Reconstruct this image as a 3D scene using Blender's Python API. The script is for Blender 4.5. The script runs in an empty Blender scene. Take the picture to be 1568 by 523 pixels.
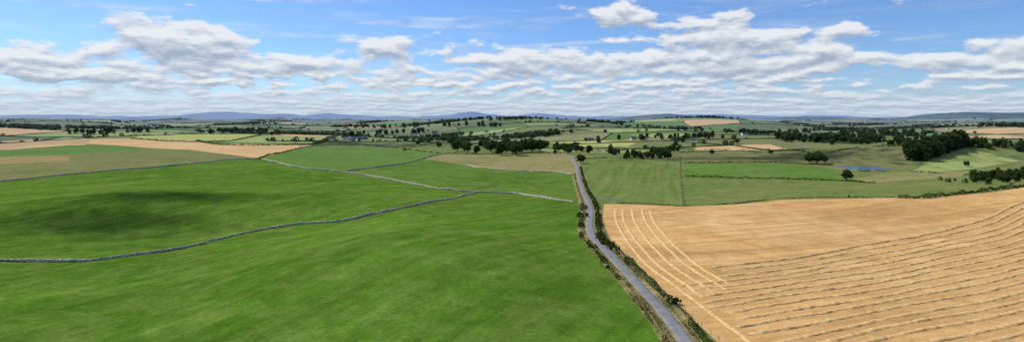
import bpy, math, random, numpy as np, time
from mathutils import Vector
from mathutils.geometry import delaunay_2d_cdt
from mathutils.bvhtree import BVHTree
rng=np.random.default_rng(7); random.seed(7)
scene=bpy.context.scene
CAM_H=50.0; F=870.0
SUN_AZ=-58.0; SUN_EL=48.0

# ------------------------------------------------------------------ terrain height
def sstep(a,b,x):
    t=np.clip((x-a)/(b-a),0,1); return t*t*(3-2*t)
def G(x,y,cx,cy,sx,sy,a,rot=0.0):
    c,s=math.cos(rot),math.sin(rot)
    u=(x-cx)*c+(y-cy)*s; v=-(x-cx)*s+(y-cy)*c
    return a*np.exp(-0.5*((u/sx)**2+(v/sy)**2))
POND=(352.0,575.0)
def H(x,y):
    x=np.asarray(x,float); y=np.asarray(y,float)
    z=0.5*np.sin(x/37+0.6)*np.cos(y/45)+0.35*np.sin(x/23+y/31)
    z+=1.8*np.sin(x/95+y/130+1.0)
    z+=G(x,y,-30,185,34,46,8.0,0.4)
    z+=G(x,y,-95,165,30,60,-3.5,0.5)
    z+=G(x,y,-150,262,50,32,-6.0)
    z+=G(x,y,-210,330,90,40,5.0,0.2)
    z+=G(x,y,-60,330,60,30,3.0,0.3)
    z+=G(x,y,-250,520,160,60,4)
    z+=G(x,y,270,330,150,50,6.0,0.28)
    z+=G(x,y,150,430,120,40,-3.0,0.2)
    z+=G(x,y,520,700,110,60,24,-0.15)
    z+=G(x,y,640,560,90,60,8)
    z+=G(x,y,-520,640,220,110,5)
    z*=np.exp(-np.maximum(y-1200,0)/800)
    w=sstep(650,1700,y)*(1-sstep(7000,11000,y))
    d=15*np.sin(x/260+1.3)*np.cos(y/310+.5*np.sin(x/500))+9*np.sin(x/170+y/400+2)+8*np.cos(y/190-x/700)+6*np.sin(x/611+.4)
    z=z+w*(d+3)
    z+=G(x,y,150,2500,520,300,26)+G(x,y,-500,3200,500,350,14)+G(x,y,1500,3200,700,300,10)
    z+=14*sstep(3000,8000,y)
    dd=np.hypot(x-POND[0],y-POND[1]); wp=np.exp(-(dd/62)**4)
    z=z*(1-wp)+(-1.0)*wp
    return z
_t=np.concatenate([np.geomspace(40,30000,2600)])
def survey(px,py):
    """bearing / depression read off the photo -> plan position on the terrain"""
    dx=(px-784)/F; dz=-(py-180)/F
    xs=dx*_t; zs=CAM_H+dz*_t
    below=np.nonzero(zs<H(xs,_t))[0]
    if len(below)==0: return (dx*9000,9000.0)
    i=below[0]; a=_t[max(i-1,0)]; b=_t[i]
    for _ in range(18):
        m=(a+b)/2
        if CAM_H+dz*m<float(H(dx*m,m)): b=m
        else: a=m
    return (dx*b,b)
def S(pts): return [survey(*p) for p in pts]

# ------------------------------------------------------------------ node helpers
def mk(nt,t,**kw):
    n=nt.nodes.new(t)
    for k,v in kw.items(): setattr(n,k,v)
    return n
def M(nt,op,a,b=None,c=None,clamp=False):
    n=mk(nt,'ShaderNodeMath',operation=op); n.use_clamp=clamp
    for i,v in enumerate((a,b,c)):
        if v is None: continue
        if isinstance(v,(int,float)): n.inputs[i].default_value=v
        else: nt.links.new(v,n.inputs[i])
    return n.outputs[0]
def MIX(nt,f,a,b,mode='MIX'):
    n=mk(nt,'ShaderNodeMix',data_type='RGBA',blend_type=mode)
    for s,v in ((0,f),(6,a),(7,b)):
        if isinstance(v,(int,float)): n.inputs[s].default_value=v
        elif isinstance(v,tuple): n.inputs[s].default_value=(*v,1) if len(v)==3 else v
        else: nt.links.new(v,n.inputs[s])
    return n.outputs[2]
def MR(nt,v,a,b,c=0.0,d=1.0,smooth=False):
    n=mk(nt,'ShaderNodeMapRange'); n.clamp=True
    if smooth: n.interpolation_type='SMOOTHSTEP'
    nt.links.new(v,n.inputs[0])
    for i,q in enumerate((a,b,c,d)): n.inputs[i+1].default_value=q
    return n.outputs[0]
def NOISE(nt,vec,scale,detail=3,rough=.55,dist=0.0):
    n=mk(nt,'ShaderNodeTexNoise'); nt.links.new(vec,n.inputs['Vector'])
    n.inputs['Scale'].default_value=scale; n.inputs['Detail'].default_value=detail
    n.inputs['Roughness'].default_value=rough; n.inputs['Distortion'].default_value=dist
    return n.outputs[0]
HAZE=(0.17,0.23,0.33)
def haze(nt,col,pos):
    """aerial haze painted into the base colour of far things (position on the map, not viewer)"""
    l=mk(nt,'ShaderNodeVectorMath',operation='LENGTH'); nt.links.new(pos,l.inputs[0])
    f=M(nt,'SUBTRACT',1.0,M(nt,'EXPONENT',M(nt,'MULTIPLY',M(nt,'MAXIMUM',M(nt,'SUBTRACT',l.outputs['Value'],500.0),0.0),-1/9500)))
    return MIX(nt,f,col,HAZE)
def newmat(name):
    m=bpy.data.materials.new(name); m.use_nodes=True
    nt=m.node_tree; b=nt.nodes['Principled BSDF']
    b.inputs['Roughness'].default_value=.9; b.inputs['Specular IOR Level'].default_value=.15
    g=mk(nt,'ShaderNodeNewGeometry')
    return m,nt,b,g.outputs['Position']
def comb(nt,x,y,z=0.0):
    c=mk(nt,'ShaderNodeCombineXYZ')
    for i,v in enumerate((x,y,z)):
        if isinstance(v,(int,float)): c.inputs[i].default_value=v
        else: nt.links.new(v,c.inputs[i])
    return c.outputs[0]
def ground_mat(name,cA,cB,cC,streaks=(),big=.012,fine=.22,bump=.25,patch=.06):
    """streaks: (direction deg, along scale, across scale, amount) - mowing / drilling lines, irregular"""
    m,nt,b,pos=newmat(name)
    n1=MR(nt,NOISE(nt,pos,big,3,.55,.6),.36,.64)
    n2=MR(nt,NOISE(nt,pos,patch,4,.6,.8),.40,.66)
    col=MIX(nt,n1,cA,cB); col=MIX(nt,M(nt,'MULTIPLY',n2,.8),col,cC)
    n3=NOISE(nt,pos,.9,3,.7)
    k=MR(nt,n3,.3,.7,1-fine,1+fine)
    k=M(nt,'MULTIPLY',k,MR(nt,NOISE(nt,pos,.2,3,.6),.3,.7,1-fine*.7,1+fine*.7))
    sp=mk(nt,'ShaderNodeSeparateXYZ'); nt.links.new(pos,sp.inputs[0])
    for ang,la,lc,amp in streaks:
        a=math.radians(ang)
        s=M(nt,'ADD',M(nt,'MULTIPLY',sp.outputs[0],-math.sin(a)*lc),M(nt,'MULTIPLY',sp.outputs[1],math.cos(a)*lc))
        u=M(nt,'ADD',M(nt,'MULTIPLY',sp.outputs[0],math.cos(a)*la),M(nt,'MULTIPLY',sp.outputs[1],math.sin(a)*la))
        st=MR(nt,NOISE(nt,comb(nt,u,s),1.0,2,.5),.32,.68,1-amp,1+amp)
        k=M(nt,'MULTIPLY',k,st)
    col=MIX(nt,1.0,col,comb(nt,k,k,k),'MULTIPLY')
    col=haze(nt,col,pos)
    nt.links.new(col,b.inputs['Base Color'])
    if bump:
        bp=mk(nt,'ShaderNodeBump'); bp.inputs['Strength'].default_value=bump; bp.inputs['Distance'].default_value=.5
        nt.links.new(n3,bp.inputs['Height']); nt.links.new(bp.outputs[0],b.inputs['Normal'])
    b.inputs['Specular IOR Level'].default_value=.0
    return m
def leaf_mat(name,dark,light,trans=.25):
    m,nt,b,pos=newmat(name)
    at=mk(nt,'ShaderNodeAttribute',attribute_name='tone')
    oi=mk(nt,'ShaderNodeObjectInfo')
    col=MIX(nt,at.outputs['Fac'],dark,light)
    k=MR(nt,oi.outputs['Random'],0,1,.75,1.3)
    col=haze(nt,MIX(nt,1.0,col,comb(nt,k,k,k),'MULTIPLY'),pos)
    df=mk(nt,'ShaderNodeBsdfDiffuse'); nt.links.new(col,df.inputs[0])
    tr=mk(nt,'ShaderNodeBsdfTranslucent'); nt.links.new(col,tr.inputs[0])
    mx=mk(nt,'ShaderNodeMixShader'); mx.inputs[0].default_value=trans
    nt.links.new(df.outputs[0],mx.inputs[1]); nt.links.new(tr.outputs[0],mx.inputs[2])
    nt.links.new(mx.outputs[0],nt.nodes['Material Output'].inputs[0])
    return m
def flat_mat(name,c1,c2,scale=2.0,rough=.85,stone=False):
    m,nt,b,pos=newmat(name)
    n=NOISE(nt,pos,scale,4,.65)
    col=MIX(nt,MR(nt,n,.35,.65),c1,c2)
    if stone:
        v=mk(nt,'ShaderNodeTexVoronoi',feature='F1'); nt.links.new(pos,v.inputs['Vector']); v.inputs['Scale'].default_value=2.2
        hs=mk(nt,'ShaderNodeSeparateColor'); nt.links.new(v.outputs['Color'],hs.inputs[0])
        k=MR(nt,hs.outputs[0],0,1,.5,1.45)
        col=MIX(nt,1.0,col,comb(nt,k,k,k),'MULTIPLY')
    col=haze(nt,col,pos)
    nt.links.new(col,b.inputs['Base Color']); b.inputs['Roughness'].default_value=rough
    return m

MATS={
 'lush':ground_mat('lush_grass',(.050,.115,.010),(.073,.148,.016),(.104,.158,.030),[(58,.012,.22,.15),(30,.008,.06,.12)]),
 'lush2':ground_mat('lush_grass_upper',(.056,.120,.014),(.080,.150,.024),(.118,.165,.042),[(20,.01,.16,.12)]),
 'pasture':ground_mat('pasture',(.095,.142,.034),(.125,.160,.047),(.155,.16,.062),[(10,.01,.09,.08)],patch=.04),
 'pastureA':ground_mat('pasture_mown',(.095,.148,.032),(.12,.168,.044),(.145,.162,.055),[(75,.008,.16,.15)]),
 'bright':ground_mat('bright_grass',(.070,.145,.024),(.09,.162,.032),(.115,.168,.042),[(8,.006,.12,.10)]),
 'olive':ground_mat('olive_rough_grass',(.15,.160,.052),(.20,.190,.072),(.24,.20,.10),[],patch=.05),
 'olive2':ground_mat('dull_grass',(.110,.137,.042),(.145,.157,.055),(.18,.16,.07),[(12,.01,.07,.08)],patch=.05),
 'tawny':ground_mat('tawny_bank',(.25,.19,.085),(.30,.21,.10),(.14,.15,.05),[],big=.05,patch=.15),
 'stubble':ground_mat('straw_stubble',(.46,.278,.112),(.52,.338,.150),(.39,.222,.080),[(18,.010,.30,.15),(18,.006,.07,.11)],fine=.13),
 'stubble2':ground_mat('pale_stubble',(.46,.30,.145),(.52,.36,.18),(.42,.27,.12),[(15,.006,.06,.09)],fine=.08),
 'stubble3':ground_mat('brown_stubble',(.35,.23,.13),(.41,.28,.155),(.31,.22,.11),[(15,.006,.06,.10)],fine=.08),
 'yellow':ground_mat('ripening_barley',(.30,.32,.09),(.36,.35,.12),(.27,.30,.09),[(70,.006,.05,.07)],fine=.08),
 'yellow2':ground_mat('silage_aftermath',(.22,.265,.08),(.26,.30,.10),(.21,.26,.08),[(80,.006,.08,.12)],fine=.08),
 'pale':ground_mat('pale_pasture',(.145,.20,.065),(.175,.22,.08),(.19,.205,.09),[(30,.006,.05,.07)],fine=.1),
 'darkg':ground_mat('dark_pasture',(.070,.105,.032),(.090,.125,.040),(.11,.12,.05),[],fine=.12),
 'verge':ground_mat('verge_grass_ground',(.18,.17,.065),(.32,.25,.12),(.10,.13,.04),[],big=.08,patch=.3),
}
mkeys=list(MATS)
bark=flat_mat('bark',(.07,.05,.035),(.12,.09,.065),3)
leafA=leaf_mat('foliage_broadleaf',(.024,.046,.010),(.090,.130,.028))
leafB=leaf_mat('foliage_hedge',(.028,.056,.013),(.11,.148,.036))
leafC=leaf_mat('foliage_wood',(.019,.038,.010),(.070,.106,.025))
leafD=leaf_mat('dry_grass_blades',(.12,.12,.04),(.40,.31,.15))
leafFar=leaf_mat('foliage_far',(.026,.047,.014),(.078,.115,.032))
stone=flat_mat('drystone',(.26,.24,.20),(.44,.41,.34),1.2,stone=True)
stone2=flat_mat('drystone_lichen',(.29,.265,.205),(.48,.44,.35),1.2,stone=True)
asphalt=flat_mat('worn_asphalt',(.14,.14,.148),(.21,.21,.215),.35)
straw=flat_mat('straw_swath',(.42,.255,.09),(.62,.43,.19),.8)

# ------------------------------------------------------------------ mesh helper
def fast_mesh(name,verts,faces,mats,tone=None,smooth=False,midx=None):
    me=bpy.data.meshes.new(name)
    verts=np.asarray(verts,np.float32); faces=np.asarray(faces,np.int32); k=faces.shape[1]
    me.vertices.add(len(verts)); me.vertices.foreach_set('co',verts.ravel())
    me.loops.add(faces.size); me.loops.foreach_set('vertex_index',faces.ravel())
    me.polygons.add(len(faces)); me.polygons.foreach_set('loop_start',np.arange(0,faces.size,k,dtype=np.int32))
    if smooth: me.polygons.foreach_set('use_smooth',np.ones(len(faces),bool))
    for m in mats: me.materials.append(m)
    if midx is not None: me.polygons.foreach_set('material_index',np.asarray(midx,np.int32))
    me.update(calc_edges=True)
    if tone is not None:
        a=me.attributes.new('tone','FLOAT','FACE'); a.data.foreach_set('value',np.asarray(tone,np.float32))
    me.validate()
    return me
def obj(name,me,loc=(0,0,0),rot=(0,0,0),sc=(1,1,1),parent=None):
    o=bpy.data.objects.new(name,me); o.location=loc; o.rotation_euler=rot; o.scale=sc
    scene.collection.objects.link(o)
    if parent: o.parent=parent
    return o

# ------------------------------------------------------------------ field plan
GOLD=[(925,312),(985,313),(1045,316),(1120,313),(1200,305),(1300,304),(1420,302),(1500,296),(1568,287),(1700,279),(1800,560),(1700,640),(1160,640),(1118,540),(1060,487),(1000,436),(958,400),(932,362),(922,335)]
FIELDS=[
 ('olive2',[(-200,226),(120,228),(300,236),(400,243),(345,245),(230,257),(150,263),(60,272),(-200,292)]),
 ('bright',[(-200,232),(0,230),(110,222),(200,224),(230,230),(110,236),(0,240),(-200,246)]),
 ('tawny',[(-200,242),(0,240),(60,238),(104,239),(108,247),(60,249),(0,251),(-200,256)]),
 ('stubble3',[(-200,214),(0,216),(60,212),(140,213),(135,220),(60,222),(0,229),(-200,234)]),
 ('stubble2',[(140,213),(250,214),(345,222),(290,229),(200,224),(135,220)]),
 ('stubble2',[(290,229),(355,220),(478,222),(440,231),(395,243),(340,235)]),
 ('yellow',[(198,212),(262,202),(330,206),(395,206),(352,215),(280,216)]),
 ('yellow2',[(340,217),(400,208),(505,210),(492,219),(420,219)]),
 ('pale',[(235,206),(300,199),(400,203),(395,206),(330,206),(262,202)]),
 ('olive2',[(395,243),(440,231),(480,222),(560,222),(540,226),(470,240),(420,246)]),
 ('bright',[(400,243),(430,233),(478,224),(560,223),(640,231),(678,236),(650,242),(610,251),(560,258),(528,262),(460,257)]),
 ('pale',[(520,214),(600,209),(690,207),(700,214),(640,224),(560,221)]),
 ('pasture',[(600,226),(700,214),(760,226),(740,236),(680,236),(640,231)]),
 ('olive',[(650,243),(680,236),(770,237),(862,235),(876,246),(884,266),(840,264),(770,260),(715,253)]),
 ('lush2',[(528,262),(560,258),(610,251),(650,243),(715,253),(770,260),(884,266),(890,290),(893,311),(870,309),(790,297),(730,294),(690,291),(600,276)]),
 ('pale',[(735,212),(790,208),(880,214),(850,222),(760,222)]),
 ('yellow',[(830,218),(900,213),(975,219),(960,224),(840,222)]),
 ('pale',[(870,224),(980,224),(960,231),(865,231)]),
 ('yellow2',[(960,206),(1040,204),(1100,208),(1010,211)]),
 ('stubble2',[(1070,223),(1180,221),(1205,228),(1120,231),(1060,229)]),
 ('lush',[(60,272),(150,263),(230,257),(300,250),(345,245),(400,243),(460,257),(520,263),(600,276),(690,291),(730,294),(790,297),(870,309),(893,313),(885,345),(925,395),(975,445),(1015,495),(1045,540),(1080,640),(-500,640),(-500,330),(-200,292)]),
 ('pastureA',[(884,246),(960,243),(1040,248),(1046,315),(985,313),(925,311),(905,305),(893,275)]),
 ('olive2',[(1040,232),(1130,230),(1240,232),(1245,252),(1130,249),(1042,248)]),
 ('bright',[(1046,250),(1130,250),(1240,253),(1285,260),(1288,275),(1180,272),(1048,272)]),
 ('pasture',[(1047,272),(1180,272),(1290,276),(1350,279),(1470,270),(1490,284),(1420,301),(1300,304),(1200,305),(1120,313),(1047,315)]),
 ('olive2',[(1245,240),(1300,228),(1400,222),(1400,245),(1380,262),(1290,262),(1265,256)]),
 ('yellow2',[(1395,262),(1420,244),(1470,226),(1520,236),(1562,246),(1500,256),(1440,262)]),
 ('olive',[(1300,276),(1380,263),(1440,262),(1495,262),(1470,270),(1350,279)]),
 ('stubble',GOLD),
]
polys=[]
for k,p in FIELDS: polys.append((k,S(p)))
# road + verge
ROADPX=[(836,232),(860,236),(875,241),(882,252),(886,270),(892,290),(900,308),(904,325),(903,343),(908,362),(926,381),(951,407),(980,438),(1010,470),(1036,502),(1056,530),(1085,570),(1130,640)]
def smooth_line(pts,step):
    P=np.array(pts,float)
    out=[]
    for i in range(len(P)-1):
        p0=P[max(i-1,0)];p1=P[i];p2=P[i+1];p3=P[min(i+2,len(P)-1)]
        n=max(2,int(np.linalg.norm(p2-p1)/step))
        for j in range(n):
            t=j/n
            out.append(0.5*((2*p1)+(-p0+p2)*t+(2*p0-5*p1+4*p2-p3)*t*t+(-p0+3*p1-3*p2+p3)*t**3))
    out.append(P[-1]); return np.array(out)
def offset(line,d):
    t=np.gradient(line,axis=0); t/=np.linalg.norm(t,axis=1)[:,None]+1e-9
    return line+np.stack([-t[:,1],t[:,0]],1)*d
road=smooth_line(S(ROADPX),3.0)
rv=smooth_line(S(ROADPX),8.0)
oa,ob=offset(rv,5.8),offset(rv,-5.6)
vq=[]
for i in range(len(rv)-1): vq.append(('verge',[tuple(oa[i]),tuple(oa[i+1]),tuple(ob[i+1]),tuple(ob[i])]))

# patchwork of far fields
patch=[]; edges_h=[]
pal=['pasture']*5+['pale']*4+['bright']*4+['olive2']*4+['olive']*3+['darkg']*4+['yellow2']*2+['yellow']*1+['stubble2']*3+['lush2','pastureA']
ys=[700]
while ys[-1]<7500: ys.append(ys[-1]+100+ys[-1]*.035)
W=190; NX=90
grid={}
for j,yy in enumerate(ys):
    for i in range(NX+1):
        sc=(130+yy*.035)/170
        x=(i-NX/2)*W*sc+ (rng.random()-.5)*80*sc+ 60*math.sin(j*1.7)
        grid[i,j]=(x+.15*yy*math.sin(j*.9)*.1, yy+(rng.random()-.5)*70*sc+40*math.sin(i*.8+j))
for j in range(len(ys)-1):
    for i in range(NX):
        q=[grid[i,j],grid[i+1,j],grid[i+1,j+1],grid[i,j+1]]
        cx=sum(p[0] for p in q)/4; cy=sum(p[1] for p in q)/4
        if abs(cx)>cy*1.12+350: continue
        patch.append((random.choice(pal),q))
        edges_h.append((q[0],q[1])); edges_h.append((q[0],q[3]))

# ------------------------------------------------------------------ CDT ground
V=[];E=[];vid={}
def vadd(p):
    k=(round(p[0],2),round(p[1],2))
    if k not in vid: vid[k]=len(V); V.append(Vector(k))
    return vid[k]
def padd(poly):
    out=[];n=len(poly)
    for i in range(n):
        a=np.array(poly[i]);b=np.array(poly[(i+1)%n]); L=np.linalg.norm(b-a)
        fl=(a[0]>b[0] or (a[0]==b[0] and a[1]>b[1]))
        d=min(a[1],b[1]); st=9 if d<600 else (35 if d<2500 else 80)
        m=max(1,int(L/st))
        for t in range(m):
            p=a+(b-a)*t/m if not fl else b+(a-b)*(m-t)/m
            v=vadd(p)
            if not out or out[-1]!=v: out.append(v)
    for i in range(len(out)):
        a,b=out[i],out[(i+1)%len(out)]
        if a!=b: E.append((a,b))
for k,p in patch+polys+vq: padd(list(p))
def gridpts(y0,y1,sp,slope=1.12,base=250):
    yy=y0
    while yy<y1:
        xm=max(base,slope*yy+base)
        x=-xm
        while x<xm:
            V.append(Vector((x+(random.random()-.5)*sp*.5,yy+(random.random()-.5)*sp*.5))); x+=sp
        yy+=sp
gridpts(-250,60,30,0,330); gridpts(60,560,9.5,1.0,60); gridpts(560,950,18,1.05,150); gridpts(950,2600,42,1.05,250); gridpts(2600,8200,85,1.05,400); gridpts(8200,30000,1200,1.2,2000)
for p in ((-38000,-2000),(38000,-2000),(38000,32000),(-38000,32000)): V.append(Vector(p))
cv,ce,cf,ov,oe,of=delaunay_2d_cdt(V,E,[],0,1e-4,False)
C=np.array([(v[0],v[1]) for v in cv]); Z=H(C[:,0],C[:,1])
tris=np.array([tuple(f) for f in cf if len(f)==3])
cen=C[tris].mean(1)
mi=np.full(len(tris),mkeys.index('pasture'))
def pip(P,poly):
    poly=np.array(poly); lo=poly.min(0);hi=poly.max(0)
    idx=np.nonzero((P[:,0]>=lo[0])&(P[:,0]<=hi[0])&(P[:,1]>=lo[1])&(P[:,1]<=hi[1]))[0]
    q=P[idx]; c=np.zeros(len(idx),bool); n=len(poly)
    for i in range(n):
        x1,y1=poly[i];x2,y2=poly[i-1]
        if y1==y2: continue
        c^=((y1>q[:,1])!=(y2>q[:,1]))&(q[:,0]<(x2-x1)*(q[:,1]-y1)/(y2-y1)+x1)
    return idx[c]
for k,p in patch+polys+vq: mi[pip(cen,p)]=mkeys.index(k)
gv=np.column_stack([C,Z])
obj('ground',fast_mesh('ground',gv,tris,[MATS[k] for k in mkeys],smooth=True,midx=mi))
bvh=BVHTree.FromPolygons([tuple(v) for v in gv.tolist()],tris.tolist())
def gz(x,y):
    h=bvh.ray_cast(Vector((x,y,900)),Vector((0,0,-1)))
    return h[0].z if h[0] is not None else float(H(x,y))

# ------------------------------------------------------------------ road
def ribbon(name,line,offs,zoff,mat):
    vs=[];fs=[];n=len(offs)
    cols=[offset(line,d) for d,_ in offs]
    for i in range(len(line)):
        for c,(d,dz) in zip(cols,offs):
            x,y=c[i]; vs.append((x,y,gz(x,y)+zoff+dz))
    for i in range(len(line)-1):
        for j in range(n-1):
            a=i*n+j; fs.append((a,a+1,a+1+n,a+n))
    return obj(name,fast_mesh(name,vs,fs,[mat],smooth=True))
ribbon('road',road,[(1.75,-.25),(1.6,0),(.85,.04),(0,.06),(-.85,.04),(-1.6,0),(-1.75,-.25)],.16,asphalt)

# ------------------------------------------------------------------ foliage helpers
def leaf_quads(cent,size,r):
    n=len(cent); a=r.normal(size=(n,3)); a/=np.linalg.norm(a,axis=1)[:,None]
    b=r.normal(size=(n,3)); b-=a*(a*b).sum(1)[:,None]; b/=np.linalg.norm(b,axis=1)[:,None]
    s=(size*(.6+.8*r.random(n)))[:,None]
    a=a*s*.5;b=b*s*.5*(.6+.5*r.random(n))[:,None]
    v=np.stack([cent-a-b*.6,cent+a*.7-b,cent+a+b*.6,cent-a*.7+b],1).reshape(-1,3)
    f=np.arange(4*n).reshape(-1,4)
    return v,f
def tube(p0,p1,r0,r1,n=6):
    p0=np.array(p0,float);p1=np.array(p1,float);d=p1-p0;d/=np.linalg.norm(d)
    u=np.cross(d,[0.3,.9,.1]);u/=np.linalg.norm(u);w=np.cross(d,u)
    v=[];f=[]
    for p,rr in ((p0,r0),(p1,r1)):
        for k in range(n):
            a=2*math.pi*k/n; v.append(p+rr*(math.cos(a)*u+math.sin(a)*w))
    for k in range(n): f.append((k,(k+1)%n,n+(k+1)%n,n+k))
    return np.array(v),np.array(f)
def tree_mesh(name,seed,nclump,nleaf,leaf,cw=.42,mat=leafA,zc=.58,zr=.40):
    """unit-height tree: tapered trunk, limbs, lumpy crown of leaf clumps"""
    r=np.random.default_rng(seed)
    vs=[];fs=[];mi=[];tn=[];o=0
    def add(v,f,m,t):
        nonlocal o
        vs.append(v);fs.append(f+o);mi.append(np.full(len(f),m));tn.append(t);o+=len(v)
    bend=r.normal(size=2)*.02
    add(*tube((0,0,-.03),(bend[0],bend[1],.3),.032,.022),0,np.zeros(6))
    add(*tube((bend[0],bend[1],.3),(bend[0]*2,bend[1]*2,.72),.022,.008),0,np.zeros(6))
    cl=[]
    lob=[r.random()*6.28 for _ in range(5)]
    for i in range(nclump):
        d=r.normal(size=3); d/=np.linalg.norm(d)
        if d[2]<-.85: d[2]*=-.5
        az=math.atan2(d[1],d[0]); k=1+.16*math.sin(2*az+lob[0])+.12*math.sin(3*az+lob[1])+.1*math.sin(4*d[2]+lob[2])
        rr=(.45+.55*r.random()**.5)*k*.86
        cl.append(np.array([d[0]*cw*rr,d[1]*cw*rr,zc+d[2]*zr*rr*(1 if d[2]>0 else .9)]))
    for c in cl[:9]:
        st=np.array([bend[0],bend[1],.2+.3*r.random()])
        add(*tube(st,st+(c-st)*.85,.012,.004,5),0,np.zeros(5))
    for c in cl:
        cr=.07+.06*r.random()
        d=r.normal(size=(nleaf,3)); d/=np.linalg.norm(d,axis=1)[:,None]
        P=c+d*cr*(.5+.5*r.random((nleaf,1)))*np.array([1.15,1.15,.8])
        v,f=leaf_quads(P,leaf,r)
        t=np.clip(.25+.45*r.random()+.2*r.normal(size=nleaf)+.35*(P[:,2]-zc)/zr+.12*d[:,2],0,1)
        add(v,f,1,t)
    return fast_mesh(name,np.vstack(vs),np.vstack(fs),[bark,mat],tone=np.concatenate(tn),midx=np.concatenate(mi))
TB=[tree_mesh('broadleaf_tree_mesh%d'%i,10+i,70,42,.055,cw=.36+.05*i,zc=.50,zr=.48) for i in range(4)]
TW=[tree_mesh('wood_tree_mesh%d'%i,30+i,50,36,.06,cw=.30+.04*i,mat=leafC,zc=.48,zr=.50) for i in range(3)]
BU=[tree_mesh('bush_mesh%d'%i,50+i,34,40,.085,cw=.52+.08*i,mat=leafB,zc=.42,zr=.5) for i in range(3)]
def place_tree(name,x,y,h,meshes,parent=None,wid=1.0):
    m=random.choice(meshes); s=h*wid*(.9+.25*random.random())
    return obj(name,m,(x,y,gz(x,y)-.1),(0,0,random.random()*6.28),(s,s*(.9+.2*random.random()),h),parent)
def tpx(px,py,hpx,name='broadleaf_tree',meshes=None,wid=1.0,parent=None):
    x,y=survey(px,py); return place_tree(name,x,y,min(hpx*y/F,20),meshes or TB,parent,wid)

for px,py,h in [(1297,276,19),(1240,250,17),(1252,251,21),(1262,250,15),(700,232,22),(716,234,20),(730,235,14),
                (752,232,20),(768,238,26),(784,236,27),(800,234,25),(815,232,24),(828,231,20),(776,228,24),(808,229,26),(792,238,22),
                (889,250,15),(672,226,10),(850,236,8),(1010,241,17),(1022,244,16),(992,243,12),(1000,236,14),(960,244,13),
                (1035,226,12),(1128,220,9),(740,222,14),(1090,236,8),(1180,236,8),(640,222,8),(1480,255,10),(1513,228,10),(620,231,5)]:
    tpx(px,py,h)
def wood(name,pts,n,h,jit=(10,2),meshes=None):
    e=obj(name,None)
    L=smooth_line(pts,3)
    for k in range(n):
        p=L[random.randrange(len(L))]
        px=p[0]+random.gauss(0,1)*jit[0]*.5; py=p[1]+random.gauss(0,1)*jit[1]*.5
        tpx(px,py,h*(.75+.5*random.random()),'tree',meshes or TW,1.0,e)
wood('hill_wood',[(1398,243),(1412,241),(1428,236),(1450,230),(1466,226)],90,25,(8,6))
wood('valley_wood',[(1490,276),(1530,276),(1568,272),(1620,268)],55,13,(10,6))
wood('valley_wood',[(1470,226),(1510,224),(1568,232)],22,12,(8,2))
wood('valley_wood',[(1195,214),(1250,216),(1300,217),(1335,219)],70,12,(18,4))
wood('valley_wood',[(1290,208),(1350,207),(1400,212)],45,10,(18,4))
wood('valley_wood',[(1350,218),(1400,221),(1480,216),(1568,222)],45,10,(18,4))
wood('valley_wood',[(930,234),(965,240),(1000,241),(1040,232)],30,11,(10,3))
wood('valley_wood',[(530,210),(600,206),(640,203)],24,9,(14,2))
wood('valley_wood',[(320,206),(380,203),(425,208)],26,9,(14,2),TB)
wood('valley_wood',[(100,205),(160,205),(220,203)],20,8,(14,2))
wood('valley_wood',[(540,195),(600,196),(680,193),(760,194)],30,7,(14,2))
wood('valley_wood',[(690,224),(740,228),(830,230),(900,232)],40,13,(12,4),TB)
wood('valley_wood',[(1120,203),(1180,206),(1240,204)],26,8,(12,2))
wood('valley_wood',[(900,218),(960,213),(1050,210),(1110,213)],30,8,(16,3))

def hedge(name,line,h,w,per,leaf,mat=leafB,gap=0.0,seed=1):
    r=np.random.default_rng(seed)
    d=np.linalg.norm(np.diff(line,axis=0),axis=1); cum=np.concatenate([[0],np.cumsum(d)]); L=cum[-1]
    n=int(L*per); s=r.random(n)*L
    x=np.interp(s,cum,line[:,0]);y=np.interp(s,cum,line[:,1])
    hh=h*(.75+.25*np.sin(s/4.1+seed)+.22*np.sin(s/1.7+2*seed)+.2*np.sin(s/11.3))
    if gap>-1.5:
        keep=(np.sin(s/9.7+seed)+np.sin(s/4.3+seed*2)+.4*r.normal(size=n))>gap
        x,y,hh,s=x[keep],y[keep],hh[keep],s[keep]; n=len(x)
    a=r.random(n)*math.pi; rad=(.6+.4*r.random(n))
    t=np.gradient(line,axis=0); ti=np.stack([np.interp(s,cum,t[:,0]),np.interp(s,cum,t[:,1])],1); ti/=np.linalg.norm(ti,axis=1)[:,None]
    lat=np.cos(a)*w*.5*rad*(hh/h*.5+.5)
    zz=np.sin(a)*hh*rad
    X=x-ti[:,1]*lat;Y=y+ti[:,0]*lat
    g=np.interp(s,cum,[gz(p[0],p[1]) for p in line])
    P=np.stack([X,Y,g+zz],1)
    v,f=leaf_quads(P,leaf,r)
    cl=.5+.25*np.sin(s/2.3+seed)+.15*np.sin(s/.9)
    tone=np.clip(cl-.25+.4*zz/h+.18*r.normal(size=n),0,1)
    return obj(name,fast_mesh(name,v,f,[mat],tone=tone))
def hpx(pts,h,w,per,leaf,gap=-2,mat=leafB,name='hedgerow'):
    hpx.k+=1
    return hedge(name,smooth_line(S(pts),2.5),h,w,per,leaf,mat,gap,hpx.k)
hpx.k=0
def rseg(y0,y1,off):
    m=(road[:,1]>=y0)&(road[:,1]<=y1); return offset(road,off)[m]
hedge('roadside_hedge',rseg(205,560,3.6),2.6,2.4,30,.5,leafB,-1.2,3)
hedge('roadside_hedge',rseg(100,205,4.4),1.7,2.2,30,.42,leafB,-.1,5)
hedge('roadside_hedge',rseg(235,330,-3.8),1.9,2.2,28,.45,leafB,.1,8)
hedge('roadside_hedge',rseg(100,235,-4.4),1.2,1.8,26,.4,leafB,.8,9)
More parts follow.
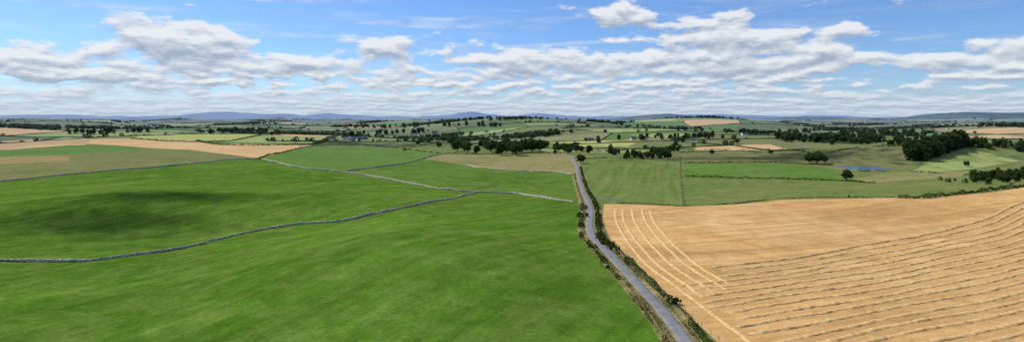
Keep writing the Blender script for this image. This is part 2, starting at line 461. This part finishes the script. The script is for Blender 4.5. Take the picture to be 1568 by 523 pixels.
hedge('verge_grass',rseg(95,520,2.7),.5,1.2,26,.3,leafD,-.3,11)
hedge('verge_grass',rseg(95,520,-3.1),.5,1.8,34,.3,leafD,-1.0,12)
hedge('verge_grass',rseg(95,330,-4.9),.6,1.4,30,.3,leafD,-.3,14)
hedge('verge_grass',rseg(95,400,5.4),.5,1.2,22,.3,leafD,-.5,13)
for k in range(44):
    i=random.randrange(len(road)); y=road[i,1]
    if not 105<y<330: continue
    side=random.choice([1,-1]); p=offset(road,side*(3.8+random.random()*1.6))[i]
    place_tree('hawthorn_bush',p[0],p[1],1.2+1.4*random.random(),BU)
for px,py,h in [(897,318,8),(899,330,9),(917,364,12),(925,372,13),(934,380,11),(889,345,9),(886,330,8),(958,398,9),(962,403,8),(947,388,8),(901,372,8),(903,376,7),(1440,274,7),(1452,277,8),(1462,275,6),(1478,278,8),(1300,300,5)]:
    tpx(px,py+2,h,'hawthorn_bush',BU,.8)
hpx([(1048,250),(1130,249),(1245,252)],1.6,1.8,8,.8)
hpx([(1048,270),(1150,273),(1230,275),(1290,277),(1340,280)],1.8,2,8,.8)
hpx([(1375,303),(1420,303),(1470,297),(1520,291),(1568,285),(1640,277)],2.4,2.6,16,.6)
hpx([(1290,262),(1380,262),(1470,268),(1495,262)],1.4,1.5,6,.8,.2)
hpx([(925,310),(985,312),(1046,315),(1120,312),(1200,304),(1370,302)],.7,1.0,12,.4,-.8,leafB,'verge_grass')
hpx([(1042,240),(1042,256),(1044,285),(1047,315)],1.1,1.2,12,.45,-.8,leafD,'verge_grass')
hpx([(1040,234),(1130,231),(1240,234)],2,2.5,6,.9)
hpx([(395,244),(425,235),(478,224),(560,222)],1.8,2.4,6,.9)
hpx([(300,215),(345,222),(480,221),(505,211)],3,3,5,1.2)
hpx([(200,212),(280,217),(350,216),(400,207)],2.6,3,4,1.3)
hpx([(478,222),(500,214),(520,208)],5,5,6,1.2)
hpx([(680,236),(740,236),(860,235)],2.2,2.5,6,.9)
hpx([(884,244),(960,242),(1040,246)],1.6,2,6,.8,-.5)
hpx([(600,226),(640,231),(680,236)],1.8,2.2,5,.9,-.5)
hpx([(1245,240),(1300,228),(1400,222)],2,3,5,1.0,-.4)
hpx([(560,222),(640,224),(700,214)],2.4,3,5,1.0,-.4)
hpx([(760,222),(850,222),(900,232),(990,226),(1060,229),(1200,229)],2.4,3,5,1.0,-.4)

# ------------------------------------------------------------------ far hedges & trees (one mesh each)
vs=[];fs=[];o=0
tp=[]
for a,b in edges_h:
    a=np.array(a);b=np.array(b);L=np.linalg.norm(b-a)
    if random.random()<.35 or L<5: continue
    if abs(a[0])>a[1]*1.1+250 or min(a[1],b[1])<(1050 if a[0]<-150 else 850): continue
    m=max(2,int(L/22)); t=(b-a)/L; nrm=np.array([-t[1],t[0]])
    for q in range(m+1):
        p=a+(b-a)*q/m; z=gz(p[0],p[1]); hh=(1.0+1.6*random.random()); w=1.0+random.random()
        vs+= [(p[0]-nrm[0]*w,p[1]-nrm[1]*w,z-.4),(p[0]-nrm[0]*w*.5,p[1]-nrm[1]*w*.5,z+hh),(p[0]+nrm[0]*w*.5,p[1]+nrm[1]*w*.5,z+hh*.9),(p[0]+nrm[0]*w,p[1]+nrm[1]*w,z-.4)]
        if q<m:
            for j in range(3): fs.append((o+j,o+j+1,o+j+5,o+j+4))
        o+=4
    dens=random.choice([0,.1,.3,.6,1.2,3.0])
    for q in range(int(L/26*dens*random.random()*1.5)):
        u=random.random(); p=a+(b-a)*u+nrm*random.gauss(0,2); tp.append((p[0],p[1],4+7*random.random()))
obj('distant_hedgerows',fast_mesh('distant_hedgerows',vs,fs,[leafFar],tone=np.random.default_rng(3).random(len(fs))*.7+.2))
for k in range(95):
    y=1300+5600*random.random()**1.1; x=(random.random()*2-1)*y*.95
    rx=40+130*random.random(); ry=15+40*random.random(); nn=int(rx*ry/60)
    for q in range(min(nn,75)):
        tp.append((x+random.gauss(0,.5)*rx,y+random.gauss(0,.5)*ry,8+7*random.random()))
TP=np.array(tp)
protos=[]
for s in range(4):
    r=np.random.default_rng(100+s); n=70
    d=r.normal(size=(n,3)); d/=np.linalg.norm(d,axis=1)[:,None]; d*=(.55+.45*r.random((n,1)))
    P=d*np.array([.45+.06*s,.45,.42])+np.array([0,0,.48]); v,f=leaf_quads(P,.22,r)
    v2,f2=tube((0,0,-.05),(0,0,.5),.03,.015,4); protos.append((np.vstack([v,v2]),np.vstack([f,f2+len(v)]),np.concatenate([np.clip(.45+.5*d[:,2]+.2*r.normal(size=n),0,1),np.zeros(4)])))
vs=[];fs=[];tn=[];o=0
for i,(x,y,h) in enumerate(TP):
    v,f,t=protos[i%4]; s=h*(.9+.3*random.random()); z=gz(x,y)
    vs.append(v*np.array([s,s,h])+np.array([x,y,z])); fs.append(f+o); tn.append(np.clip(t+random.gauss(0,.15),0,1)); o+=len(v)
obj('distant_trees',fast_mesh('distant_trees',np.vstack(vs),np.vstack(fs),[leafFar],tone=np.concatenate(tn)))

# ------------------------------------------------------------------ drystone walls
def wall(name,line,h=1.35,w=.7,mat=stone,seed=0):
    r=np.random.default_rng(seed)
    L=smooth_line(line,.8)
    t=np.gradient(L,axis=0); t/=np.linalg.norm(t,axis=1)[:,None]; nr=np.stack([-t[:,1],t[:,0]],1)
    L=L+nr*(.5*np.sin(np.arange(len(L))/19+seed)+.25*np.sin(np.arange(len(L))/7.3))[:,None]
    prof=[(-.5,-.3),(-.46,.35),(-.38,.8),(-.2,1.0),(.2,1.0),(.38,.8),(.46,.35),(.5,-.3)]
    vs=[];fs=[];K=len(prof)
    for i,p in enumerate(L):
        z=gz(p[0],p[1]); hv=h*(.9+.10*math.sin(i*.13+seed)+.08*math.sin(i*.041+2*seed)+.22*(r.random()-.5))
        if (i+seed*37)%173<5: hv*=.6
        for a,b in prof:
            q=p+nr[i]*(a*w+(r.random()-.5)*.12); vs.append((q[0],q[1],z+b*hv+(r.random()-.5)*.1))
    for i in range(len(L)-1):
        for j in range(K-1): a=i*K+j; fs.append((a,a+1,a+1+K,a+K))
    e=(len(L)-1)*K
    fs+=[(0,1,6,7),(1,2,5,6),(2,3,4,5),(e,e+7,e+6,e+1),(e+1,e+6,e+5,e+2),(e+2,e+5,e+4,e+3)]
    return obj(name,fast_mesh(name,vs,fs,[mat]))
WL=[([(-120,396),(0,399),(50,400),(130,399),(200,391),(260,384),(300,376),(312,373)],1.1,.75,stone),
 ([(322,370),(380,356),(450,344),(520,339),(560,331),(610,320),(660,309),(700,302),(732,295)],1.1,.75,stone),
 ([(400,243),(430,250),(460,257),(520,263),(560,268),(600,276),(650,285),(690,291),(730,294),(790,297),(840,304),(876,310)],1.2,.7,stone2),
 ([(-60,284),(60,272),(150,263),(230,257),(300,250),(345,245),(400,243)],1.2,.7,stone),
 ([(530,262),(570,257),(620,250),(650,242),(678,236)],1.3,.8,stone),
 ([(715,253),(735,257),(790,261),(850,264),(876,267)],1.1,.8,stone2)]
for i,(p,h,ww,mt) in enumerate(WL):
    L=S(p); wall('drystone_wall',L,h,ww,mt,i+1)
    hedge('verge_grass',offset(smooth_line(L,2.5),-.8),.45,.9,7,.4,leafD if i%2 else leafB,.3,60+i)
galv=flat_mat('galvanised_steel',(.38,.39,.40),(.48,.49,.5),4,.5)
timber=flat_mat('weathered_timber',(.16,.13,.10),(.26,.22,.17),4)
def bars_mesh(name,segs,mat):
    vs=[];fs=[];o=0
    for p0,p1,r in segs:
        v,f=tube(p0,p1,r,r,6); vs.append(v);fs.append(f+o);o+=len(v)
    return fast_mesh(name,np.vstack(vs),np.vstack(fs),[mat])
def gate(x,y,ang,w=3.6):
    e=obj('field_gate',None,(x,y,gz(x,y)),(0,0,ang))
    segs=[((-w/2,0,.25+.2*i),(w/2,0,.25+.2*i),.025) for i in range(6)]+[((-w/2,0,.2),(-w/2,0,1.3),.03),((w/2,0,.2),(w/2,0,1.3),.03),((0,0.06,.2),(0,0.06,1.3),.025)]
    obj('bars',bars_mesh('gate_bars',segs,galv),parent=e)
    obj('posts',bars_mesh('gate_posts',[((-w/2-.15,0,-.3),(-w/2-.15,0,1.5),.09),((w/2+.15,0,-.3),(w/2+.15,0,1.5),.09)],timber),parent=e)
a=np.array(survey(312,373));b=np.array(survey(322,370)); gate(*((a+b)/2),math.atan2(*(b-a)[::-1]))
def pen(px,py):
    x,y=survey(px,py); e=obj('sheep_handling_pen',None,(x,y,gz(x,y)+.05),(0,0,.05))
    segs=[]
    for yy in (0,3.2):
        for k in range(6):
            x0=-8+k*2.7
            for i in range(6): segs.append(((x0,yy,.2+.17*i),(x0+2.5,yy,.2+.17*i),.035))
            segs.append(((x0,yy,0),(x0,yy,1.15),.05)); segs.append(((x0+2.5,yy,0),(x0+2.5,yy,1.15),.05))
    obj('hurdles',bars_mesh('hurdles',segs,galv),parent=e)
pen(931,307)
def fence(pts,step=4.0):
    L=smooth_line(S(pts),step); segs=[];w=[]
    for p in L: z=gz(*p); segs.append(((p[0],p[1],z-.3),(p[0],p[1],z+1.25),.06))
    for a,b in zip(L[:-1],L[1:]):
        for hh in (.3,.6,.9,1.15): w.append(((a[0],a[1],gz(*a)+hh),(b[0],b[1],gz(*b)+hh),.006))
    e=obj('post_and_wire_fence',None); obj('posts',bars_mesh('fence_posts',segs,timber),parent=e); obj('wires',bars_mesh('fence_wires',w,galv),parent=e)
fence([(1042,240),(1043,256),(1045,285),(1048,315)])
fence([(922,335),(932,362),(958,400),(1000,436),(1060,487),(1110,530)])

# ------------------------------------------------------------------ straw swaths in stubble
gold=[survey(*p) for p in GOLD]
def inside(x,y,poly):
    c=False;n=len(poly);j=n-1
    for i in range(n):
        xi,yi=poly[i];xj,yj=poly[j]
        if (yi>y)!=(yj>y) and x<(xj-xi)*(y-yi)/(yj-yi)+xi: c=not c
        j=i
    return c
edge=smooth_line(S([(925,316),(922,335),(932,362),(958,400),(1000,436),(1060,487),(1118,540),(1160,640)]),1.2)
sv=[];sf=[];so=0
r5=np.random.default_rng(5)
def swath(L,h=.32,w=1.3):
    global so
    if len(L)<4: return
    L=np.array(L); t=np.gradient(L,axis=0); t/=np.linalg.norm(t,axis=1)[:,None]; nr=np.stack([-t[:,1],t[:,0]],1)
    prof=[(-.5,-.12),(-.33,.6),(0,1.0),(.3,.65),(.5,-.12)]; K=5; sd_=r5.random()*9
    for i,p in enumerate(L):
        z=gz(p[0],p[1]); k=(.7+.5*r5.random())*(.9+.2*math.sin(i*.31+sd_)*math.sin(i*.11)); sh=(r5.random()-.5)*.3
        e=min(i,len(L)-1-i); k*=min(1,.2+e*.2)
        for a,b in prof:
            q=p+nr[i]*(a*w*(.75+.5*r5.random())+sh); sv.append((q[0],q[1],z+.02+b*h*k))
    for i in range(len(L)-1):
        for j in range(K-1): a=so+i*K+j; sf.append((a,a+1,a+1+K,a+K))
    so+=len(L)*K
for k in range(1,6):
    L=offset(edge,1.5+4.6*k+.5*np.sin(k*2.0))
    swath([p for p in L if (146+k*4 if k>1 else 116)<p[1]<310-k*2],.36,1.5)
ang=math.radians(24); dx,dy=math.cos(ang),math.sin(ang); nx,ny=-dy,dx
p0=np.array(survey(1065,412))
pos_=0
for k in range(0,42):
    base=p0-np.array([nx,ny])*pos_
    pos_+=4.5+.7*math.sin(k*1.9)
    L=[]
    for s in np.arange(-60,330,1.0):
        wob=1.0*math.sin(s/38+k*.12)+.4*math.sin(s/11+k)+.12*math.sin(s/4+k*3)+ .00035*s*s
        q=base+np.array([dx,dy])*s+np.array([nx,ny])*wob
        d=np.min(np.hypot(edge[:,0]-q[0],edge[:,1]-q[1]))
        if inside(q[0],q[1],gold) and d>(27+3*math.sin(k*2.3) if q[1]>165 else 8+3*math.sin(k*1.7)): L.append(q)
    swath(L,.42 if k else .6,1.6 if k else 1.9)
obj('straw_swath_rows',fast_mesh('straw_swath_rows',sv,sf,[straw],smooth=True))

# ------------------------------------------------------------------ pond
def pond():
    n=48; vs=[(POND[0],POND[1],-.93)]; fs=[]
    for k in range(n):
        a=2*math.pi*k/n; r=1+.12*math.sin(2*a+1)+.08*math.sin(3*a)+.05*math.sin(5*a+2)
        vs.append((POND[0]+31*r*math.cos(a),POND[1]+26*r*math.sin(a),-.93))
    for k in range(n): fs.append((0,1+k,1+(k+1)%n))
    m,nt,b,pos=newmat('pond_water'); b.inputs['Base Color'].default_value=(.03,.10,.26,1); b.inputs['Roughness'].default_value=.12; b.inputs['Specular IOR Level'].default_value=.25
    bp=mk(nt,'ShaderNodeBump'); bp.inputs['Strength'].default_value=.3; bp.inputs['Distance'].default_value=.1; nt.links.new(NOISE(nt,pos,1.5,3),bp.inputs['Height']); nt.links.new(bp.outputs[0],b.inputs['Normal'])
    obj('pond',fast_mesh('pond',vs,fs,[m]))
pond()

# ------------------------------------------------------------------ farm buildings
white=flat_mat('whitewash',(.66,.65,.62),(.76,.75,.72),1)
slate=flat_mat('slate_roof',(.10,.11,.13),(.16,.17,.19),1.5)
tin=flat_mat('tin_sheet_roof',(.16,.18,.20),(.22,.24,.26),.5)
green_tin=flat_mat('box_profile_cladding',(.12,.16,.14),(.17,.2,.18),.5)
glass=flat_mat('window_glass',(.03,.035,.04),(.05,.055,.06),1,.1)
def boxm(name,parts,mat):
    vs=[];fs=[];o=0
    for (x0,y0,z0,x1,y1,z1) in parts:
        vs+=[(x0,y0,z0),(x1,y0,z0),(x1,y1,z0),(x0,y1,z0),(x0,y0,z1),(x1,y0,z1),(x1,y1,z1),(x0,y1,z1)]
        for q in ((0,3,2,1),(4,5,6,7),(0,1,5,4),(1,2,6,5),(2,3,7,6),(3,0,4,7)): fs.append(tuple(o+i for i in q))
        o+=8
    return fast_mesh(name,vs,fs,[mat])
def bld_meshes(tag,L,W,E,R,wm,rm,house=True):
    l,w=L/2,W/2
    vs=[(-l,-w,-1),(l,-w,-1),(l,w,-1),(-l,w,-1),(-l,-w,E),(l,-w,E),(l,w,E),(-l,w,E),(-l,0,R),(l,0,R)]
    me=bpy.data.meshes.new(tag+'_walls'); me.from_pydata(vs,[],[(0,1,5,4),(1,2,6,9,5),(2,3,7,6),(3,0,4,8,7)]); me.materials.append(wm)
    ov=.35; sl=(R-E)/w; t=.18
    rv=[];rf=[];o=0
    for s in (-1,1):
        ye=s*(w+ov); ze=E-ov*sl
        rv+=[(-l-ov,ye,ze+.03),(l+ov,ye,ze+.03),(l+ov,0,R+.03),(-l-ov,0,R+.03),(-l-ov,ye,ze+.03+t),(l+ov,ye,ze+.03+t),(l+ov,0,R+.03+t),(-l-ov,0,R+.03+t)]
        rf+=[tuple(o+i for i in q) for q in ((0,1,2,3),(4,5,6,7),(0,1,5,4),(1,2,6,5),(0,3,7,4))]; o+=8
    out=[('walls',me),('roof',fast_mesh(tag+'_roof',rv,rf,[rm]))]
    if house:
        win=[]
        for s in (-1,1):
            y0,y1=(-w-.03,-w+.02) if s<0 else (w-.02,w+.03)
            for k in range(4):
                x=-l+L*(k+.5)/4
                win.append((x-.5,y0,1.0,x+.5,y1,2.2))
                if E>4: win.append((x-.5,y0,3.4,x+.5,y1,4.5))
        out.append(('windows',boxm(tag+'_windows',win,glass)))
        out.append(('door',boxm(tag+'_door',[(-.5,-w-.04,0,.5,-w+.02,2.1)],timber)))
        out.append(('chimneys',boxm(tag+'_chimneys',[(-l+.1,-.45,R-.5,-l+.9,.45,R+1.2),(l-.9,-.45,R-.5,l-.1,.45,R+1.2)],stone2)))
    else:
        out.append(('door',boxm(tag+'_door',[(-2,-w-.05,0,2,-w+.02,3.4)],galv)))
        out.append(('side_openings',boxm(tag+'_openings',[(l-.02,-w*.5,0,l+.05,w*.5,E*.85)],glass)))
    return out
BL={'farmhouse':bld_meshes('farmhouse',14,7.5,5.0,7.8,white,slate),'cottage':bld_meshes('cottage',12,6.5,3.2,5.6,white,slate),
    'barn':bld_meshes('barn',20,11,4.0,6.0,green_tin,tin,False),'byre':bld_meshes('byre',18,8,3.2,5.6,stone2,slate,False)}
def building(kind,px,py,rot,sc=1.0,dx=0,dy=0):
    x,y=survey(px,py); x+=dx;y+=dy; e=obj(kind,None,(x,y,gz(x,y)+.2),(0,0,rot),(sc,)*3)
    for n_,m in BL[kind]: obj(n_,m,parent=e)
for px,py in [(528,214),(648,205),(300,196)]:
    building('farmhouse',px,py,random.uniform(-.5,.5),1.0)
    building('barn',px+6,py,random.uniform(-.4,.4),1.0,22,24)
    building('byre',px-5,py,random.uniform(-.4,.4),1.0,-24,8)
for px,py in [(545,213),(558,212),(540,216),(551,215),(655,201),(665,206),(970,214),(985,213),(535,208),(1062,214),(1140,207),(745,203),(1320,200),(1450,198),(905,215),(60,196),(1215,206)]:
    building('cottage',px,py,random.uniform(-.7,.7),1.0)

# ------------------------------------------------------------------ sheep
def sheep_mesh():
    vs=[];fs=[];o=0
    def ell(c,r,n=10,m=7):
        nonlocal o
        v=[];f=[]
        for j in range(m+1):
            th=math.pi*j/m
            for k in range(n):
                a=2*math.pi*k/n; v.append((c[0]+r[0]*math.cos(th),c[1]+r[1]*math.sin(th)*math.cos(a),c[2]+r[2]*math.sin(th)*math.sin(a)))
        for j in range(m):
            for k in range(n): f.append((o+j*n+k,o+j*n+(k+1)%n,o+(j+1)*n+(k+1)%n,o+(j+1)*n+k))
        vs.extend(v);fs.extend(f);o+=len(v)
    ell((0,0,.62),(.52,.24,.27)); ell((.42,0,.66),(.22,.18,.22)); ell((-.35,0,.6),(.24,.23,.26))
    ell((.66,0,.66),(.17,.075,.09)); ell((.58,.1,.74),(.03,.07,.03)); ell((.58,-.1,.74),(.03,.07,.03)); ell((-.6,0,.55),(.05,.04,.14))
    for x,y in ((.32,.12),(.32,-.12),(-.34,.12),(-.34,-.12)):
        for p0,p1,r0,r1 in (((x,y,.5),(x+(-.05 if x<0 else 0),y,.26),.07,.04),((x+(-.05 if x<0 else 0),y,.26),(x,y,0),.035,.028)):
            v,f=tube(p0,p1,r0,r1,6); vs.extend(map(tuple,v)); fs.extend([tuple(q+o) for q in f]); o+=len(v)
    return fast_mesh('sheep',vs,fs,[flat_mat('fleece',(.42,.40,.34),(.56,.54,.47),8)],smooth=True)
sm=sheep_mesh()
for k in range(9):
    px,py=random.choice([(1000,262),(980,258),(1150,262)])
    x,y=survey(px+random.gauss(0,22),py+random.gauss(0,4)); obj('sheep',sm,(x,y,gz(x,y)),(0,0,random.random()*6.3))

# ------------------------------------------------------------------ distant hills
def hills(name,prof,Y,depth,col,seed=0,rows=10,gain=1.0):
    px=np.arange(-250,1820,6.0); prof=np.array(prof,float)
    yy=np.interp(px,prof[:,0],prof[:,1]); yy=184-(184-yy)*gain
    hgt=50+(180-yy)/F*Y
    X=(px-784)/F*Y
    jag=sum(np.sin(X/(Y*.02*s)+s*3+seed)*(Y*.0009/ (1+q)) for q,s in enumerate((1,.5,.23,.12)))
    vs=[];fs=[];n=len(px)
    for j in range(rows+1):
        u=j/rows; prf=math.sin(u*math.pi)**.8
        yrow=Y-depth/2+depth*u
        hz=10+(hgt-10)*prf+jag*prf+np.sin(X/(Y*.03)+j*1.3)*Y*.0008*prf
        for i in range(n): vs.append((X[i],yrow+300*math.sin(i*.2),hz[i] if j==rows//2 else min(hz[i],10+(hgt[i]-10)*prf+jag[i])))
    for j in range(rows):
        for i in range(n-1): a=j*n+i; fs.append((a,a+1,a+1+n,a+n))
    m,nt,b,pos=newmat(name+'_haze_tint'); nn=MR(nt,NOISE(nt,pos,.0012,4,.6),.35,.65)
    nt.links.new(MIX(nt,nn,col[0],col[1]),b.inputs['Base Color'])  # blue of distant haze is painted into the hill base colours
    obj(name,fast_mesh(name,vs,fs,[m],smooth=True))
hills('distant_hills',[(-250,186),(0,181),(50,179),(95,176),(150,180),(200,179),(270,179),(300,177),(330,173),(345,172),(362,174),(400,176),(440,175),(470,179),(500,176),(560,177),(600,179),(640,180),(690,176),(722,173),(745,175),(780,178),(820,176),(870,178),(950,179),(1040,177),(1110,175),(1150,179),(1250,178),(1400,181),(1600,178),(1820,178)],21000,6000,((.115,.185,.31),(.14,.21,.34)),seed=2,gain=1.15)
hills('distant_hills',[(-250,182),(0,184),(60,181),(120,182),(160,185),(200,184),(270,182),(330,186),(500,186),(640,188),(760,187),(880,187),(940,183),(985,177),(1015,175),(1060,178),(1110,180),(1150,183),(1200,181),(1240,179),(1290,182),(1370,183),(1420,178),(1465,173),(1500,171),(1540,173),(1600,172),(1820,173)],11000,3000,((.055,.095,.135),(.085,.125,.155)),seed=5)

# ------------------------------------------------------------------ low drifting clouds (their shadows lie on the fields)
az_=math.radians(SUN_AZ); e_=math.radians(SUN_EL)
sd=Vector((math.sin(az_)*math.cos(e_),math.cos(az_)*math.cos(e_),math.sin(e_)))
cm=bpy.data.materials.new('cloud_vapour'); cm.use_nodes=True; cb=cm.node_tree.nodes['Principled BSDF']; cb.inputs['Base Color'].default_value=(.85,.86,.88,1); cb.inputs['Roughness'].default_value=1
def cloud(px,py,rx,ry,alt,n,seed,size=2.4):
    r=np.random.default_rng(seed); gx,gy=survey(px,py)
    c=np.array([gx,gy,0])+np.array(sd)*alt/sd.z
    lob=r.normal(size=(9,2))*.5; k=r.integers(0,9,n)
    P=np.column_stack([(lob[k,0]+r.normal(size=n)*.42)*rx,(lob[k,1]+r.normal(size=n)*.42)*ry,np.abs(r.normal(size=n))*min(rx,ry)*.25])+c
    v,f=leaf_quads(P,size,r); obj('cloud',fast_mesh('cloud',v,f,[cm]))
cloud(140,338,58,26,700,1900,1); cloud(245,298,50,14,700,1400,2)
cloud(1190,240,130,50,760,1700,3,6); cloud(640,222,160,60,760,1700,4,6)

# ------------------------------------------------------------------ world
w=bpy.data.worlds.new('World'); scene.world=w; w.use_nodes=True; nt=w.node_tree
try:
    w.cycles.sampling_method='MANUAL'; w.cycles.sample_map_resolution=512
except Exception: pass
for nn in list(nt.nodes): nt.nodes.remove(nn)
out=mk(nt,'ShaderNodeOutputWorld')
sky=mk(nt,'ShaderNodeTexSky',sky_type='NISHITA'); sky.sun_disc=False; sky.sun_elevation=math.radians(SUN_EL); sky.sun_rotation=math.radians(SUN_AZ%360)
sky.air_density=1.0; sky.dust_density=.3; sky.ozone_density=3.0; sky.altitude=200
bg=mk(nt,'ShaderNodeBackground'); bg.inputs[1].default_value=.10
nt.links.new(MIX(nt,1.0,sky.outputs[0],(.74,.98,1.36),'MULTIPLY'),bg.inputs[0])
tc=mk(nt,'ShaderNodeTexCoord'); sp=mk(nt,'ShaderNodeSeparateXYZ'); nt.links.new(tc.outputs['Generated'],sp.inputs[0])
az=M(nt,'ARCTAN2',sp.outputs[0],sp.outputs[1])
el=M(nt,'DIVIDE',sp.outputs[2],M(nt,'MAXIMUM',M(nt,'SQRT',M(nt,'ADD',M(nt,'POWER',sp.outputs[0],2.0),M(nt,'POWER',sp.outputs[1],2.0))),.01))
def A(px,py):
    a=math.atan((px-784)/F); return a,(180-py)/F*math.cos(a)
CL=[(255,50,150,42,.28),(330,78,100,32,.12),(40,88,100,28,.20),(590,70,130,26,.21),(450,98,120,22,.12),(740,88,160,28,.13),(945,18,75,24,.26),(1080,45,140,42,.25),(1190,62,130,34,.19),(1310,45,60,22,.22),(1140,100,160,30,.16),
    (1430,92,90,18,.18),(1545,112,70,18,.20),(1270,90,80,18,.10),(160,112,150,22,.13),(900,92,160,28,.13),
    (430,35,90,50,-.24),(80,25,100,40,-.22),(650,20,210,34,-.20),(1450,30,140,44,-.30),(1340,118,110,24,-.18),(1450,140,140,20,-.10),(800,50,90,20,-.08)]
grp=bpy.data.node_groups.new('cloud_density','ShaderNodeTree')
grp.interface.new_socket('az',in_out='INPUT',socket_type='NodeSocketFloat'); grp.interface.new_socket('el',in_out='INPUT',socket_type='NodeSocketFloat')
grp.interface.new_socket('density',in_out='OUTPUT',socket_type='NodeSocketFloat')
gi=mk(grp,'NodeGroupInput'); go=mk(grp,'NodeGroupOutput'); gaz,gel=gi.outputs[0],gi.outputs[1]
def layer(sx,sy,off,detail=7,rough=.58,dist=.25):
    v=comb(grp,M(grp,'MULTIPLY',gaz,sx),M(grp,'MULTIPLY',gel,sy),off)
    return NOISE(grp,v,1.0,detail,rough,dist)
La=layer(14,36,1.3,6,.56,.15); Lb=layer(21,78,5.1,5,.56,.1); Lc=layer(29,170,9.7,4,.56,.1)
wa=MR(grp,gel,.055,.10,0,1,True); wc=MR(grp,gel,.020,.045,1,0,True)
D=M(grp,'ADD',M(grp,'MULTIPLY',La,wa),M(grp,'MULTIPLY',M(grp,'SUBTRACT',1.0,wa),M(grp,'ADD',M(grp,'MULTIPLY',Lc,wc),M(grp,'MULTIPLY',Lb,M(grp,'SUBTRACT',1.0,wc)))))
base=MR(grp,gel,.07,.125,.062,-.10,True); D=M(grp,'ADD',D,base)
D=M(grp,'ADD',D,MR(grp,gel,.2,.5,0,.08))
vv=comb(grp,gaz,gel)
for px,py,rx,ry,amp in CL:
    a,e=A(px,py); s1=mk(grp,'ShaderNodeVectorMath',operation='SUBTRACT'); grp.links.new(vv,s1.inputs[0]); s1.inputs[1].default_value=(a,e,0)
    s2=mk(grp,'ShaderNodeVectorMath',operation='MULTIPLY'); grp.links.new(s1.outputs[0],s2.inputs[0]); cz=math.cos(a); s2.inputs[1].default_value=(F/rx/cz**2,F/ry/cz,0)
    s3=mk(grp,'ShaderNodeVectorMath',operation='LENGTH'); grp.links.new(s2.outputs[0],s3.inputs[0])
    D=M(grp,'ADD',D,MR(grp,s3.outputs['Value'],0,1.25,amp,0,True))
grp.links.new(D,go.inputs[0])
def dens(a,e):
    g=mk(nt,'ShaderNodeGroup'); g.node_tree=grp; nt.links.new(a,g.inputs[0]); nt.links.new(e,g.inputs[1]); return g.outputs[0]
d0=dens(az,el)
de=MR(nt,el,.02,.12,.003,.011)
d1=dens(M(nt,'SUBTRACT',az,.003),M(nt,'ADD',el,de))
cov=MR(nt,d0,.46,.59,0,1,True)
shade=M(nt,'ADD',M(nt,'MULTIPLY',M(nt,'SUBTRACT',d0,d1),4.6),.54)
thick=MR(nt,d0,.55,.85,0,.20)
shade=M(nt,'SUBTRACT',shade,thick,clamp=True)
ccol=MIX(nt,shade,(.37,.44,.55),(.86,.88,.90))
ccol=MIX(nt,MR(nt,el,.0,.06,.75,.05),ccol,(.48,.59,.74))
bgc=mk(nt,'ShaderNodeBackground'); bgc.inputs[1].default_value=1.0; nt.links.new(ccol,bgc.inputs[0])
mx=mk(nt,'ShaderNodeMixShader')
covf=M(nt,'MULTIPLY',cov,.94)
cz=NOISE(nt,comb(nt,M(nt,'MULTIPLY',az,3.0),M(nt,'MULTIPLY',el,38.0),3.3),1.0,4,.6,1.2)
veil=MR(nt,cz,.45,.72,.0,.38,True)
covf=M(nt,'MAXIMUM',covf,veil)
covf=M(nt,'MAXIMUM',covf,MR(nt,el,.0,.06,.92,0,True))
nt.links.new(covf,mx.inputs[0]); nt.links.new(bg.outputs[0],mx.inputs[1]); nt.links.new(bgc.outputs[0],mx.inputs[2])
nt.links.new(mx.outputs[0],out.inputs[0])

# ------------------------------------------------------------------ sun + camera
l=bpy.data.lights.new('sun','SUN'); l.energy=4.8; l.angle=math.radians(.5); l.color=(1,.955,.88)
so_=bpy.data.objects.new('sun',l); so_.rotation_euler=sd.to_track_quat('Z','Y').to_euler(); so_.location=(0,0,300); scene.collection.objects.link(so_)
cam=bpy.data.cameras.new('camera'); cam.lens=36*F/1568; cam.sensor_width=36; cam.shift_y=-81.5/1568; cam.clip_end=60000; cam.clip_start=1
co=bpy.data.objects.new('camera',cam); co.location=(0,0,CAM_H); co.rotation_euler=(math.radians(90),0,0); scene.collection.objects.link(co); scene.camera=co
scene.view_settings.view_transform='Standard'; scene.view_settings.look='None'; scene.view_settings.exposure=0
